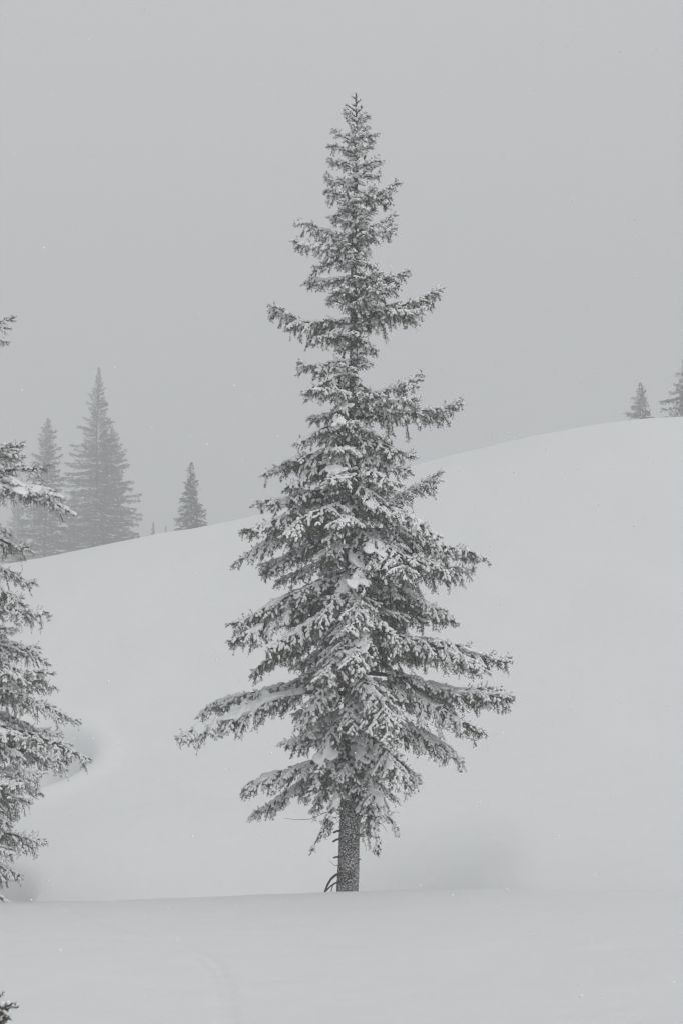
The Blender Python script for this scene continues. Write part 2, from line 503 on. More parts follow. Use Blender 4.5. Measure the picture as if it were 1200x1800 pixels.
def make_branch(seed, L, dz, sag=0.0, droop=1.0, snow=1.0, density=1.0, width=1.0, bare=0.18, fine=False, tassel=1.0, per_m=190, rbase=None, chunk=1.12, pillow=1.0):
    chunk *= 0.96
    """a spruce branch growing along +X from the origin; returns wood mesh, needle mesh, snow blobs"""
    rng = np.random.default_rng(seed)
    rnd = rng.random
    wood = Tubes(4)
    segs, blobs, caps = [], [], []
    n = max(8, int(L / 0.06))
    t = np.linspace(0, 1, n)
    yw = rng.normal() * 0.05 * L
    ax = np.stack([L * t, yw * np.sin(t * math.pi) + 0.028 * L * np.sin(t * (6 + 4 * rnd()) + rnd() * 6), dz * t ** 1.15 - sag * np.sin(math.pi * t ** 0.9) + 0.020 * L * t * np.sin(t * (8 + 4 * rnd()) + rnd() * 6)], 1)
    rb = rbase or (0.004 + 0.011 * L)
    wood.add(ax, rb * (1 - t) ** 0.8 + 0.004)
    tan = np.gradient(ax, axis=0); tan /= np.linalg.norm(tan, axis=1)[:, None]
    UP = np.array([0, 0, 1.0])
    tw = 0.8 if fine else 1.0

    def twig(p, d, l, sn, bend=0.35, k=1.0):
        """one short needled shoot with, perhaps, its cap of snow"""
        d = unit(d)
        m = p + d * l * 0.55
        e = m + unit(d + np.array([0, 0, -bend])) * l * 0.45
        k *= chunk; l_s = 0.8 + 0.2 * chunk
        segs.append((p, m, k)); segs.append((m, e, k * 0.95))
        flat = math.sqrt(max(0.0, 1 - d[2] ** 2))
        if rnd() < sn * (0.25 + 0.75 * flat):
            c = p + (e - p) * (0.36 + 0.15 * rnd()) + UP * 0.013
            caps.append((c, e - p + rng.normal(size=3) * 0.012, l * (0.34 + 0.20 * rnd()), (0.014 + 0.012 * rnd()) * tw * chunk, (0.012 + 0.011 * rnd()) * chunk))
        return e

    def shoot(p, d, l, lateral, sn):
        """a side shoot carrying twigs on both of its sides"""
        k = max(3, int(l / 0.058))
        pts = [p]; cur = p; dd = unit(d)
        for i in range(k):
            dd = unit(dd + np.array([0, 0, -0.085 * droop * (0.5 + 1.0 * rnd())]) + rng.normal(size=3) * 0.05)
            cur = cur + dd * (l / k)
            pts.append(cur)
        pts = np.array(pts)
        if l > 0.26:
            wood.add(pts[::2], np.linspace(0.006, 0.002, len(pts[::2])))
        patch = sn * (0.55 + 0.9 * (rnd() ** 1.2))
        for i in range(k):
            a, b = pts[i], pts[i + 1]
            segs.append((a, b, chunk))
            f = (i + 0.5) / k
            fl = math.sqrt(max(0.0, 1 - unit(b - a)[2] ** 2))
            if rnd() < patch * (0.2 + 0.8 * fl):
                caps.append(((a + b) / 2 + UP * 0.017, b - a + rng.normal(size=3) * 0.012, l / k * (0.6 + 0.4 * rnd()), (0.018 + 0.017 * rnd()) * (1.1 - 0.4 * f) * tw, 0.014 + 0.013 * rnd()))
            if l < 0.10: continue
            for s in (-1, 1):
                if rnd() < 0.80 * density * (0.35 + 0.65 * min(1, f * 2.2)):
                    dv = unit(b - a)
                    sd = np.cross(dv, UP); sd = unit(sd) if np.linalg.norm(sd) > 0.05 else lateral
                    tl = chunk * (0.075 + 0.085 * rnd()) * (1.15 - 0.45 * f) * min(1.15, 0.55 + l)
                    twig(a, dv * 0.75 + sd * s * 0.62 + UP * (rng.normal() * 0.25 - 0.30 * droop), tl, min(1.0, patch * 1.05))
            if rnd() < 0.30 * tassel * density * min(1, l * 2.0):      # hanging twigs
                hl = (0.06 + 0.14 * rnd() ** 1.5) * min(1, 0.5 + L * 0.5)
                twig(a, np.array([rng.normal() * 0.3, rng.normal() * 0.3, -1.0]) + unit(b - a) * 0.35, hl, 0.3 * sn, 0.2, 0.9)
        return pts

    # side shoots
    s = bare * L
    side = 1
    pad = rng.random(12)
    while s < L * 0.985:
        f = s / L
        i = min(n - 2, int(f * (n - 1)))
        p, T = ax[i], tan[i]
        sd = unit(np.cross(T, UP)) * side
        prof = min(1.0, 0.30 + 1.6 * (f - bare * 0.6)) * (1 - f) ** 0.62
        l = width * (0.09 + 0.40 * min(L, 1.9) ** 0.85 * prof) * (0.65 + 0.6 * rnd())
        phi = R(62 - 24 * f + rng.normal() * 9)
        d = T * math.cos(phi) + sd * math.sin(phi) + UP * (rng.normal() * 0.16 - 0.12 * droop + 0.05)
        sn = snow * (0.45 + 0.75 * pad[int(f * 11.9)])
        shoot(p, d, l, sd, sn)
        # hanging tassels and raised fingers on the axis itself
        if rnd() < 0.62 * tassel:
            hl = (0.10 + 0.34 * rnd() ** 1.3) * min(1.0, 0.30 + 0.55 * L) * (1.1 - 0.5 * f)
            p2 = p + sd * rnd() * 0.6 * l * (1 if rnd() < .7 else 0)
            p2 = p2 - UP * 0.03
            shoot(p2, np.array([rng.normal() * 0.22, rng.normal() * 0.28, -1.0]) + T * 0.35, hl, sd, 0.35 * sn)
        if f > 0.5 and rnd() < 0.38:
            twig(p, T * 0.6 + UP * 0.75 + rng.normal(size=3) * 0.28, 0.05 + 0.08 * rnd(), 0.55 * sn, -0.2)
        if rnd() < sn * 0.52:
            w = (0.016 + 0.024 * rnd() * min(1, L)) * (1.15 - 0.6 * f)
            blobs.append((p + UP * (0.018 + rb * (1 - f)), T + rng.normal(size=3) * 0.25, 0.035 + 0.035 * rnd(), w, 0.016 + 0.40 * w))
        if sn > 0.85 and 0.25 < f < 0.85 and L > 0.7 and rnd() < 0.30 * pillow:    # broad pillows
            w = (0.04 + 0.04 * rnd()) * pillow
            c = p + sd * (0.02 + 0.06 * rnd() * width) + UP * 0.004
            for _ in range(4):
                c2 = c + (T * rng.normal() * 1.1 + sd * rng.normal() * .8) * w - UP * 0.006
                ww = w * (0.6 + 0.6 * rnd())
                blobs.append((c2, T + rng.normal(size=3) * 0.4 * np.array([1, 1, 0.15]), ww * 1.5, ww, (0.016 + 0.014 * rnd()) * (0.5 + 0.5 * pillow)))
        s += (0.040 + 0.022 * rnd()) / max(0.6, density)
        side = -side
    for i in range(n - 1):
        if t[i] > bare * 0.9:
            segs.append((ax[i], ax[i + 1], chunk))
    # blunt fan of twigs at the end
    for _ in range(4):
        twig(ax[-2], tan[-1] + rng.normal(size=3) * 0.45, 0.06 + 0.05 * rnd(), 0.5 * snow, 0.1)
    if fine:
        nm = needle_mesh('needles', segs, rng, per_m, 0.024, 0.0058)
    else:
        nm = needle_mesh('needles', segs, rng, per_m)
    return wood.mesh('branch'), nm, (blobs, caps)

REMESH = []
CAPS = {}
def snow_from_blobs(blobs, parent, voxel=0.017, name='snow'):
    caps = []
    if isinstance(blobs, tuple): blobs, caps = blobs
    if not blobs: blobs, caps = caps[:1], caps[1:]
    o = obj(name, blob_mesh(name, blobs), M_SNOW, parent)
    o['kind'] = 'stuff'
    if caps: CAPS[o.data.name] = caps
    REMESH.append((o, voxel))
    return o

def place_branch(tree, origin, tip, seed, **kw):
    """origin and tip in the tree's own space"""
    d = np.asarray(tip, float) - np.asarray(origin, float)
    L = math.hypot(d[0], d[1]); az = math.atan2(d[1], d[0])
    wm, nm, bl = make_branch(seed, L, d[2], **kw)
    b = obj('branch', wm, M_TWIG, tree, origin, (0, 0, az))
    obj('needles', nm, M_NEEDLE, b)
    if bl[0] or bl[1]: snow_from_blobs(bl, b)
    return b, L, d[2]

def copy_branch(src, tree, origin, az, pitch, scale):
    b = src.copy(); col.objects.link(b)
    b.parent = tree; b.location = origin; b.rotation_euler = (0, -pitch, az); b.scale = (scale,) * 3
    for ch in src.children:
        c = ch.copy(); col.objects.link(c); c.parent = b
    return b

def make_trunk(tree, axis, radius, name='trunk', step=0.035, sides=44):
    """axis: (z, x, y) knots in tree space; radius: (z, r) knots"""
    axis = np.array(axis, float); radius = np.array(radius, float)
    zs = np.arange(axis[0, 0], axis[-1, 0], step)
    cx = np.interp(zs, axis[:, 0], axis[:, 1]); cyy = np.interp(zs, axis[:, 0], axis[:, 2])
    rr = np.interp(zs, radius[:, 0], radius[:, 1])
    a = np.linspace(0, 2 * math.pi, sides, endpoint=False)
    V = np.zeros((len(zs), sides, 3))
    for i, z in enumerate(zs):
        fine = rr[i] > 0.03
        for j, th in enumerate(a):
            c, s = math.cos(th), math.sin(th)
            d = 0.0
            if fine:
                q = Vector((c * rr[i] * 22, s * rr[i] * 22, z * 11))
                dist = noise.voronoi(q)[0]
                d = 0.010 * min(1.0, (dist[1] - dist[0]) * 2.2) - 0.005 + 0.012 * noise.noise(Vector((c * 1.5, s * 1.5, z * 1.3)))
                d *= min(1, rr[i] / 0.12)
            V[i, j] = (cx[i] + c * (rr[i] + d), cyy[i] + s * (rr[i] + d), z)
    i = np.arange(len(zs) - 1)[:, None] * sides + np.arange(sides)[None, :]
    j = np.arange(len(zs) - 1)[:, None] * sides + (np.arange(sides)[None, :] + 1) % sides
    F = np.stack([i, j, j + sides, i + sides], -1).reshape(-1, 4)
    return obj(name, mesh_np(name, V.reshape(-1, 3), F), M_BARK, tree)

# ---------------------------------------------------------------- the tall spruce in the middle
base_z = ground_z(MAIN_X, MAIN_Y)
tree = empty('spruce_tree', (MAIN_X, MAIN_Y, base_z))
tag(tree, 'tall slender snow-laden spruce with bare lower trunk standing alone mid-slope', 'tree')
ORG = np.array([MAIN_X, MAIN_Y, base_z])

trunk_px = [(1600, 610), (1565, 611), (1450, 614), (1375, 616), (1250, 617), (1100, 620), (1000, 617), (900, 617), (800, 620), (700, 621), (600, 621), (450, 621), (300, 626), (210, 626), (164, 625.5)]
tk = [(-0.25, 0.0, 0.0)] + [(lambda p: (p[2], p[0], 0.0))(at(u, v, MAIN_Y) - ORG) for v, u in trunk_px]
tk = np.array(sorted(tk)); 
tk[0, 1] = tk[1, 1]
HT = tk[-1, 0]
z_of = lambda v: at(620, v, MAIN_Y)[2] - ORG[2]
def trunk_x(z): return float(np.interp(z, tk[:, 0], tk[:, 1]))
PXM = MAIN_Y / FPX
rad_kn = sorted([(z_of(v), w * PXM / 2) for v, w in [(1620, 44), (1565, 38), (1480, 35), (1400, 32), (1250, 28), (1050, 24), (900, 21), (700, 16), (500, 11), (300, 6), (210, 3.6), (164, 2.0)]])
trunk = make_trunk(tree, tk, rad_kn)

rngm = random.Random(11)
seed = 100
# branches read from the silhouette: (origin v, tip u, tip v, depth slope, options)
EXPL = [
    # left
    (205, 607, 196, 0.2, dict()), (222, 606, 205, -.4, dict()), (243, 591, 232, .3, dict()), (262, 580, 255, -.3, dict()), (285, 581, 283, .2, dict()),
    (320, 571, 306, .4, dict(sag=.03)), (345, 573, 335, -.5, dict(sag=.03)), (372, 578, 382, -.2, dict()),
    (415, 525, 388, .15, dict(sag=.06)), (430, 517, 424, -.3, dict(sag=.05, tassel=1.5)), (440, 552, 470, -.5, dict()),
    (488, 538, 496, -.2, dict(tassel=1.4)),
    (562, 475, 540, -.15, dict(sag=.10, tassel=2.0, bare=.22)), (575, 545, 600, -.4, dict(tassel=1.6, droop=1.6)),
    (640, 522, 640, -.2, dict(sag=.02)), (655, 532, 690, -.4, dict(droop=1.4)), (720, 545, 735, .2, dict()), (735, 522, 775, -.35, dict()),
    (790, 464, 828, -.1, dict(sag=-.05, tassel=1.5)), (795, 500, 862, -.4, dict(sag=-.04)), (770, 535, 810, .5, dict()),
    (858, 452, 884, -.15, dict(sag=-.02, snow=1.15)), (885, 425, 940, -.3, dict(sag=-.10)), (905, 411, 992, -.1, dict(sag=-.12)), (930, 460, 1005, .4, dict(sag=-.06)),
    (1005, 462, 1075, .3, dict(sag=-.08)), (1030, 408, 1098, -.15, dict(sag=-.10)), (1050, 400, 1132, -.35, dict(sag=-.12, tassel=1.5)), (1085, 442, 1185, .1, dict(sag=-.10, tassel=1.7)),
    (1205, 352, 1250, .35, dict(sag=-.16)), (1222, 309, 1302, -.22, dict(sag=-.22, snow=1.6, tassel=1.9, bare=.3, pillow=1.7, width=1.15)),
    (1270, 500, 1310, -.5, dict(droop=1.5)), (1335, 427, 1388, -.25, dict(sag=-.10, snow=1.2)), (1345, 440, 1438, .25, dict(sag=-.10)),
    (1375, 545, 1505, -.6, dict(sag=-.10, droop=1.8)),
    # right
    (200, 644, 203, .2, dict()), (232, 663, 238, -.2, dict(sag=.01)), (258, 655, 255, .3, dict()), (285, 668, 283, -.3, dict()), (302, 668, 308, .3, dict()),
    (352, 700, 318, -.1, dict(sag=.09)), (345, 680, 352, -.5, dict()),
    (400, 695, 376, .2, dict(sag=.06)), (415, 697, 402, -.3, dict(sag=.04)),
    (500, 713, 478, -.3, dict(sag=.05)), (505, 700, 505, -.6, dict(droop=1.4)), (455, 662, 470, -.5, dict()),
    (548, 772, 512, .1, dict(sag=.08, tassel=1.6)), (545, 745, 545, -.4, dict(sag=.03, tassel=2.0)), (590, 660, 618, -.5, dict(snow=.4, droop=1.8, tassel=1.6)),
    (690, 741, 655, .15, dict(sag=.10, bare=.3)), (735, 812, 708, -.1, dict(sag=.06, bare=.34, tassel=1.6)), (715, 735, 700, -.5, dict()),
    (770, 725, 800, -.4, dict()), (800, 722, 830, -.2, dict()),
    (890, 774, 826, .15, dict(sag=.12, bare=.25)), (870, 700, 850, -.5, dict()),
    (885, 770, 945, -.6, dict(sag=-.12, snow=1.25)), (930, 850, 985, -.2, dict(sag=-.10, tassel=1.4)), (940, 800, 1020, -.4, dict(sag=-.10)), (985, 830, 1005, .3, dict(sag=-.03)),
    (1010, 800, 1090, -.25, dict(sag=-.08, tassel=1.6)), (1040, 780, 1085, .4, dict()),
    (1115, 896, 1155, -.15, dict(sag=-.03, tassel=1.5)), (1105, 850, 1180, -.5, dict(sag=-.10)), (1130, 810, 1150, .4, dict()),
    (1180, 903, 1232, -.2, dict(sag=-.02, tassel=1.7, bare=.25)), (1190, 850, 1290, -.4, dict(sag=-.08, tassel=1.6)), (1200, 875, 1215, .35, dict()),
    (1240, 812, 1335, -.25, dict(sag=-.06, tassel=1.4)), (1290, 735, 1370, .2, dict(sag=-.08)), (1330, 738, 1375, -.3, dict(sag=-.06)),
    (1350, 700, 1465, -.5, dict(sag=-.10, droop=1.6)), (1370, 665, 1500, -1.3, dict(sag=-.12, droop=1.8)),
]
POOL = []
used_v = []
for k, (ov, tu, tv, dep, kw) in enumerate(EXPL):
    if ov < 330: ov = ov + 10
    z0 = z_of(ov)
    o_ = np.array([trunk_x(z0), 0.0, z0])
    tp = at(tu, tv, MAIN_Y)
    dx = tp[0] - ORG[0] - o_[0]
    yy = dep * abs(dx)
    tp = at(tu, tv, MAIN_Y + yy) - ORG
    kw = dict(kw)
    kw.setdefault('tassel', 1.1); kw.setdefault('snow', 1.15); kw.setdefault('bare', .13)
    up_top = ov < 330
    if ov < 440:
        kw.setdefault('chunk', 1.45 if ov < 330 else 1.3); kw.setdefault('density', .62 if ov < 330 else .75)
        if ov < 330: kw['tassel'] = .25
    else: kw.setdefault('chunk', 1.2)
    kw.setdefault('droop', 0.5 if up_top else 1.1)
    if up_top: kw.setdefault('bare', 0.1); kw.setdefault('width', .9); kw['density'] = .9; kw['chunk'] = 1.3
    b, L, dz = place_branch(tree, o_, tp, seed + k, **kw)
    POOL.append((b, L, dz))

# snowy boughs hanging towards the viewer over the trunk
FRONT = [(700, 592, 748, -.8), (790, 578, 850, -.9), (840, 665, 900, -.9), (880, 578, 960, -1.0), (925, 690, 1000, -1.1),
         (955, 645, 1050, -1.2), (1000, 560, 1110, -1.2), (1030, 598, 1170, -1.4), (1060, 695, 1130, -1.2), (1085, 580, 1230, -1.4), (1125, 638, 1195, -1.3), (1150, 545, 1262, -1.2),
         (1180, 690, 1285, -1.2), (1215, 612, 1300, -1.3), (1240, 565, 1365, -1.1), (1285, 668, 1385, -.9), (1315, 535, 1405, -.8), (1335, 672, 1440, -.8), (1345, 578, 1450, -.7), (1360, 640, 1420, -.6)]
for k, (ov, tu, tv, dy) in enumerate(FRONT):
    z0 = z_of(ov)
    place_branch(tree, np.array([trunk_x(z0), 0.0, z0]), at(tu, tv, MAIN_Y + dy) - ORG, 400 + k, sag=-.10 if k > 4 else -.03, snow=1.35, droop=1.5, tassel=1.0, width=.85, density=.8, pillow=1.1)

# branches that grow towards the viewer, away from it, and short ones that fill the crown
inL = np.array([(164, 6), (200, 10), (300, 38), (380, 42), (450, 44), (520, 62), (570, 52), (600, 36), (650, 60), (740, 66), (800, 85), (850, 105), (900, 145), (950, 165), (1000, 145), (1100, 170), (1150, 150), (1200, 140), (1250, 85), (1300, 95), (1350, 110), (1400, 80), (1440, 50)], float)
inR = np.array([(164, 6), (200, 12), (300, 36), (380, 44), (450, 28), (500, 60), (550, 70), (600, 34), (640, 26), (690, 55), (740, 85), (800, 88), (850, 78), (900, 110), (950, 145), (1000, 160), (1100, 140), (1200, 175), (1250, 170), (1300, 130), (1350, 90), (1400, 75), (1440, 60)], float)
crown_r = np.array([(164, 4), (200, 12), (260, 28), (320, 46), (400, 72), (520, 100), (600, 95), (700, 130), (850, 165), (950, 200), (1100, 215), (1230, 225), (1330, 170), (1420, 110)], float)
v = 206.0
gold = 0.7
while v < 1390:
    z0 = z_of(v)
    gold += 2.39996 + rngm.uniform(-.35, .35)
    az = gold % (2 * math.pi)
    full = float(np.interp(v, crown_r[:, 0], crown_r[:, 1])) * PXM
    lim = float(np.interp(v, (inR if math.cos(az) > 0 else inL)[:, 0], (inR if math.cos(az) > 0 else inL)[:, 1])) * PXM
    L = full * rngm.uniform(0.55, 1.05)
    lim *= 0.80 if v < 900 else 0.9
    if abs(math.cos(az)) * L > lim:
        L = max(0.10, lim / abs(math.cos(az)))
    if v > 1290 and math.sin(az) < 0: L *= 0.72
    if v > 1250 and abs(math.sin(az)) > 0.6 and math.sin(az) < 0 and rngm.random() < 0.5:
        v += 11; continue
    slope = np.interp(v, [164, 330, 600, 800, 1000, 1250, 1420], [0.75, 0.40, -0.02, -0.18, -0.30, -0.38, -0.65])
    dz = L * (slope + rngm.uniform(-.22, .22))
    sag = L * (0.05 if v < 700 else -0.09)
    o_ = np.array([trunk_x(z0), 0.0, z0])
    tp = o_ + np.array([math.cos(az) * L, math.sin(az) * L, dz])
    seed += 1
    b, L, dz = place_branch(tree, o_, tp, seed + 500, sag=sag, width=.9 if v < 330 else 1.0, droop=0.5 if v < 330 else 1.2, bare=0.1 if v < 330 else 0.2,
                            snow=1.15 if math.sin(az) < 0 else 0.95, chunk=1.3 if v < 330 else (1.3 if v < 440 else 1.15), density=.9 if v < 330 else 1.0, tassel=.25 if v < 330 else (1.0 if v < 500 else 1.3), per_m=185 if math.sin(az) < 0 else 150)
    POOL.append((b, L, dz))
    v += float(np.interp(v, [164, 300, 600, 900, 1400], [8, 9, 9, 9.5, 11]))

# leading shoot
def leader_mesh():
    rng = np.random.default_rng(5)
    segs = []; zt = HT
    top = np.array([trunk_x(zt), 0, zt])
    for a, b in ((0.0, 0.12), (0.12, 0.24), (0.24, 0.36)):
        segs.append((top - np.array([0, 0, 0.36 - a]), top - np.array([0, 0, 0.36 - b]), 1.1))
    bl = []
    for zz, s, l in ((0.34, 1, .15), (0.30, -1, .19), (0.21, -1, .10), (0.26, 1, .09), (0.10, -1, .10), (0.135, 1, .05), (0.29, 1, .06), (0.17, 1, .10)):
        p = top - np.array([0, 0, zz]); d = unit(np.array([s * 0.8, rng.normal() * 0.7, 0.35 + 0.5 * rng.random()]))
        segs.append((p, p + d * l, 1.15))
        bl.append((p + d * l * 0.45 + np.array([0, 0, .026]), d, l * 0.36, 0.030, 0.020))
    return needle_mesh('needles', segs, rng, 520), bl
lm, lb = leader_mesh()
lead = obj('leader', lm, M_NEEDLE, tree)
snow_from_blobs(lb, lead, 0.012)

# snow driven against the trunk and lodged on the stubs
rs = np.random.default_rng(8)
tb = []
for v_, du, n_, sc in ((1335, 16, 16, 1.0), (1150, 2, 14, 1.1), (1370, -4, 8, .8), (1215, 4, 10, .9), (1060, -6, 8, .8), (960, 10, 6, .7), (860, 8, 6, .6), (1290, 10, 8, .7)):
    for _ in range(n_):
        vv = v_ + rs.normal() * 13; zz = z_of(vv); r_ = float(np.interp(zz, [k_[0] for k_ in rad_kn], [k_[1] for k_ in rad_kn]))
        a = R(-90) + (du / 16.0) * 0.8 + rs.normal() * 0.33
        c = np.array([trunk_x(zz) + math.cos(a) * r_, math.sin(a) * r_, zz])
        tb.append((c, np.array([math.cos(a) * .3, math.sin(a) * .3, 1.0]), (0.05 + 0.06 * rs.random()) * sc, (0.035 + 0.03 * rs.random()) * sc, (0.016 + 0.014 * rs.random()) * sc))
snow_from_blobs(tb, trunk, 0.016)

# bare twigs in the heart of the crown, and dead stubs low on the trunk
def bare_mesh(sd):
    rng = np.random.default_rng(sd)
    tb_ = Tubes(4); l = 0.45 + 0.4 * rng.random()
    pts = [np.zeros(3)]; d = unit(np.array([1.0, 0, -0.15]))
    for _ in range(8):
        d = unit(d + np.array([0, 0, -0.10 * rng.random()]) + rng.normal(size=3) * 0.13); pts.append(pts[-1] + d * l / 8)
    tb_.add(pts, np.linspace(0.0065, 0.002, 9))
    for k in (3, 4, 5, 6):
        q = unit(pts[k + 1] - pts[k] + rng.normal(size=3) * 0.7); m = pts[k] + q * 0.09; e = m + unit(q + rng.normal(size=3) * .4) * 0.08
        tb_.add([pts[k], m, e], [0.003, 0.0022, 0.0014])
    return tb_.mesh('dead_twig')
bms = [bare_mesh(s_) for s_ in range(8)]
for k in range(46):
    vv = rngm.uniform(780, 1430); zz = z_of(vv); a = rngm.uniform(0, 2 * math.pi)
    o = obj('dead_twig', bms[k % 8], M_TWIG, tree, (trunk_x(zz), 0, zz), (rngm.uniform(0, 6), rngm.uniform(-.3, .5), a))
    s_ = rngm.uniform(0.6, 1.15); o.scale = (s_, s_, s_)

def dead_branch(px, r0, r1, dep=-0.12, sides=6):
    t_ = Tubes(sides)
    pts = np.array([at(u, v_, MAIN_Y + dep) - ORG for u, v_ in px])
    t_.add(pts, np.linspace(r0, r1, len(pts)))
    return obj('dead_branch', t_.mesh('dead_branch'), M_TWIG, tree)
for px, r0, r1 in (([(600, 1535), (590, 1538), (582, 1545), (576, 1555), (571, 1568), (568, 1580)], .022, .014),
                   ([(600, 1549), (590, 1552), (581, 1558), (573, 1566), (566, 1575)], .014, .010),
                   ([(586, 1553), (584, 1560), (582, 1568), (581, 1578)], .008, .007),
                   ([(600, 1460), (592, 1461), (586, 1464)], .018, .016), ([(600, 1474), (591, 1476), (585, 1480)], .018, .014),
                   ([(600, 1507), (592, 1506), (586, 1508)], .016, .013), ([(599, 1522), (588, 1521), (582, 1516), (578, 1511)], .004, .002),
                   ([(600, 1400), (580, 1425), (545, 1440), (520, 1441), (499, 1438)], .006, .002), ([(602, 1402), (594, 1404), (584, 1405)], .004, .002),
                   ([(626, 1466), (632, 1468), (636, 1471)], .012, .008), ([(628, 1509), (634, 1511)], .010, .008)):
    dead_branch(px, r0, r1)

# two cones left near the top
def cone_mesh():
    zz = np.linspace(0, 1, 9); prof = np.array([.15, .62, .85, 1, 1, .9, .72, .45, .1])
    V = []; F = []
    for i, (z_, r_) in enumerate(zip(zz, prof)):
        for j in range(10):
            a = 2 * math.pi * (j + 0.5 * (i % 2)) / 10
            rr = 0.019 * r_ * (1 + 0.16 * (j % 2))
            V.append((math.cos(a) * rr, math.sin(a) * rr, -0.085 * z_))
    for i in range(8):
        for j in range(10):
            F.append((i * 10 + j, i * 10 + (j + 1) % 10, (i + 1) * 10 + (j + 1) % 10, (i + 1) * 10 + j))
    return mesh_np('cone', V, np.array(F))
cm = cone_mesh()
for u, v_ in ((642, 272), (626, 261)):
    p = at(u, v_, MAIN_Y - 0.28) - ORG
    obj('cone', cm, M_CONE, tree, p, (0.2, 0.3, 0))

# ---------------------------------------------------------------- the neighbouring spruce cut off by the left edge
lx, ly = LEFT_TREE
lz = ground_z(lx, ly)
ltree = empty('spruce_tree', (lx, ly, lz))
tag(ltree, 'dark snowy spruce at the left edge with only its branches in view', 'tree')
LORG = np.array([lx, ly, lz])
make_trunk(ltree, [(-0.2, 0, 0), (5, 0.03, 0), (11.2, 0.05, 0)], [(-0.2, .21), (1, .17), (5, .11), (9, .045), (11.2, .01)], step=0.09, sides=20)
LEFT = [  # origin v, tip u, tip v, depth slope (negative: towards the camera), options
    (600, 28, 562, -.2, dict(snow=.2, bare=.4, density=.8, tassel=.4)), (590, 16, 605, .1, dict(snow=.25, bare=.4, density=.8)),
    (835, 30, 790, -.55, dict(sag=.08, snow=.75, bare=.2)), (820, 124, 893, -.5, dict(sag=-.14, snow=1.2, bare=.25, tassel=1.0, pillow=1.7, width=1.1)), (870, 20, 935, -.2, dict(snow=.6)), (850, 88, 820, -.5, dict(sag=.02, snow=.5, bare=.5, density=.9, tassel=.4, droop=.4)), (805, 36, 778, -.5, dict(sag=.05, snow=.6, bare=.35, tassel=.3, droop=.3)), (835, 100, 880, -.7, dict(sag=-.10, snow=1.3, bare=.3, pillow=1.6)),
    (925, 50, 960, -.2, dict(snow=.5, tassel=1.3)), (960, 62, 1022, .2, dict(snow=.9)), (990, 42, 1050, -.1, dict()),
    (1050, 88, 1083, -.45, dict(sag=-.05, snow=1.1)), (1075, 90, 1165, .2, dict(sag=-.04)), (1120, 70, 1140, .1, dict()),
    (1150, 98, 1212, .15, dict()), (1160, 97, 1190, -.3, dict()), (1190, 140, 1262, .05, dict(sag=-.02)), (1215, 110, 1290, .4, dict()),
    (1250, 163, 1328, -.1, dict(sag=-.03)), (1270, 120, 1335, .3, dict()), (1300, 78, 1400, .2, dict()), (1310, 70, 1370, -.35, dict()),
    (1370, 55, 1415, -.2, dict()), (1400, 84, 1485, -.3, dict(sag=-.02)), (1430, 60, 1490, .1, dict()), (1440, 32, 1545, -.4, dict(droop=1.6)), (1455, 10, 1530, .1, dict()), (1380, 30, 1440, .4, dict()),
    (1110, 40, 1200, -.6, dict()), (1230, 60, 1300, -.6, dict()), (1330, 45, 1390, -.7, dict()),
]
for k, (ov, tu, tv, dep, kw) in enumerate(LEFT):
    z0 = at(-140, ov, ly)[2] - lz
    o_ = np.array([0.0, 0.0, z0])
    tp0 = at(tu, tv, ly)
    yy = dep * abs(tp0[0] - lx)
    tp = at(tu, tv, ly + yy) - LORG
    kw = dict(kw); kw.setdefault('fine', True); kw.setdefault('snow', .85); kw.setdefault('droop', .75); kw.setdefault('width', .95); kw.setdefault('bare', .3)
    place_branch(ltree, o_, tp, 900 + k, per_m=180, **kw)
    if ov > 940:
        kw.update(snow=.75, droop=1.0, tassel=1.0, sag=-.05)
        z1 = z0 - rngm.uniform(.05, .25)
        p1 = at(tu * rngm.uniform(.35, .8) - 10, tv + rngm.uniform(0, 45), ly + yy * .5 - rngm.uniform(0, .9)) - LORG
        place_branch(ltree, np.array([0.0, 0.0, z1]), p1, 960 + k, per_m=140, **kw)
# the rest of its crown, copied from the middle tree's branches
mids = [p for p in POOL if 0.55 < p[1] < 2.2]
for k in range(64):
    z0 = 1.2 + 9.6 * (k / 63.0)
    full = float(np.interp(z0, [1.2, 2.2, 5, 8, 10.8], [1.5, 1.9, 1.5, .85, .15]))
    az = k * 2.39996
    if abs(math.atan2(math.sin(az), math.cos(az))) < R(62): full *= 0.62
    src, L, dz = mids[(k * 7) % len(mids)]
    s_ = full / L
    if s_ > 1.5 or s_ < .3: s_ = min(1.5, max(.3, s_))
    copy_branch(src, ltree, (0, 0, z0), az, R(rngm.uniform(-6, 8)), s_)
t_ = Tubes(5)
tw = np.array([at(u, v_, ly - .3) - LORG for u, v_ in ((20, 1310), (60, 1332), (78, 1345), (92, 1351), (102, 1357))])
t_.add(tw, [.010, .007, .005, .004, .003])
obj('dead_branch', t_.mesh('dead_branch'), M_TWIG, ltree)

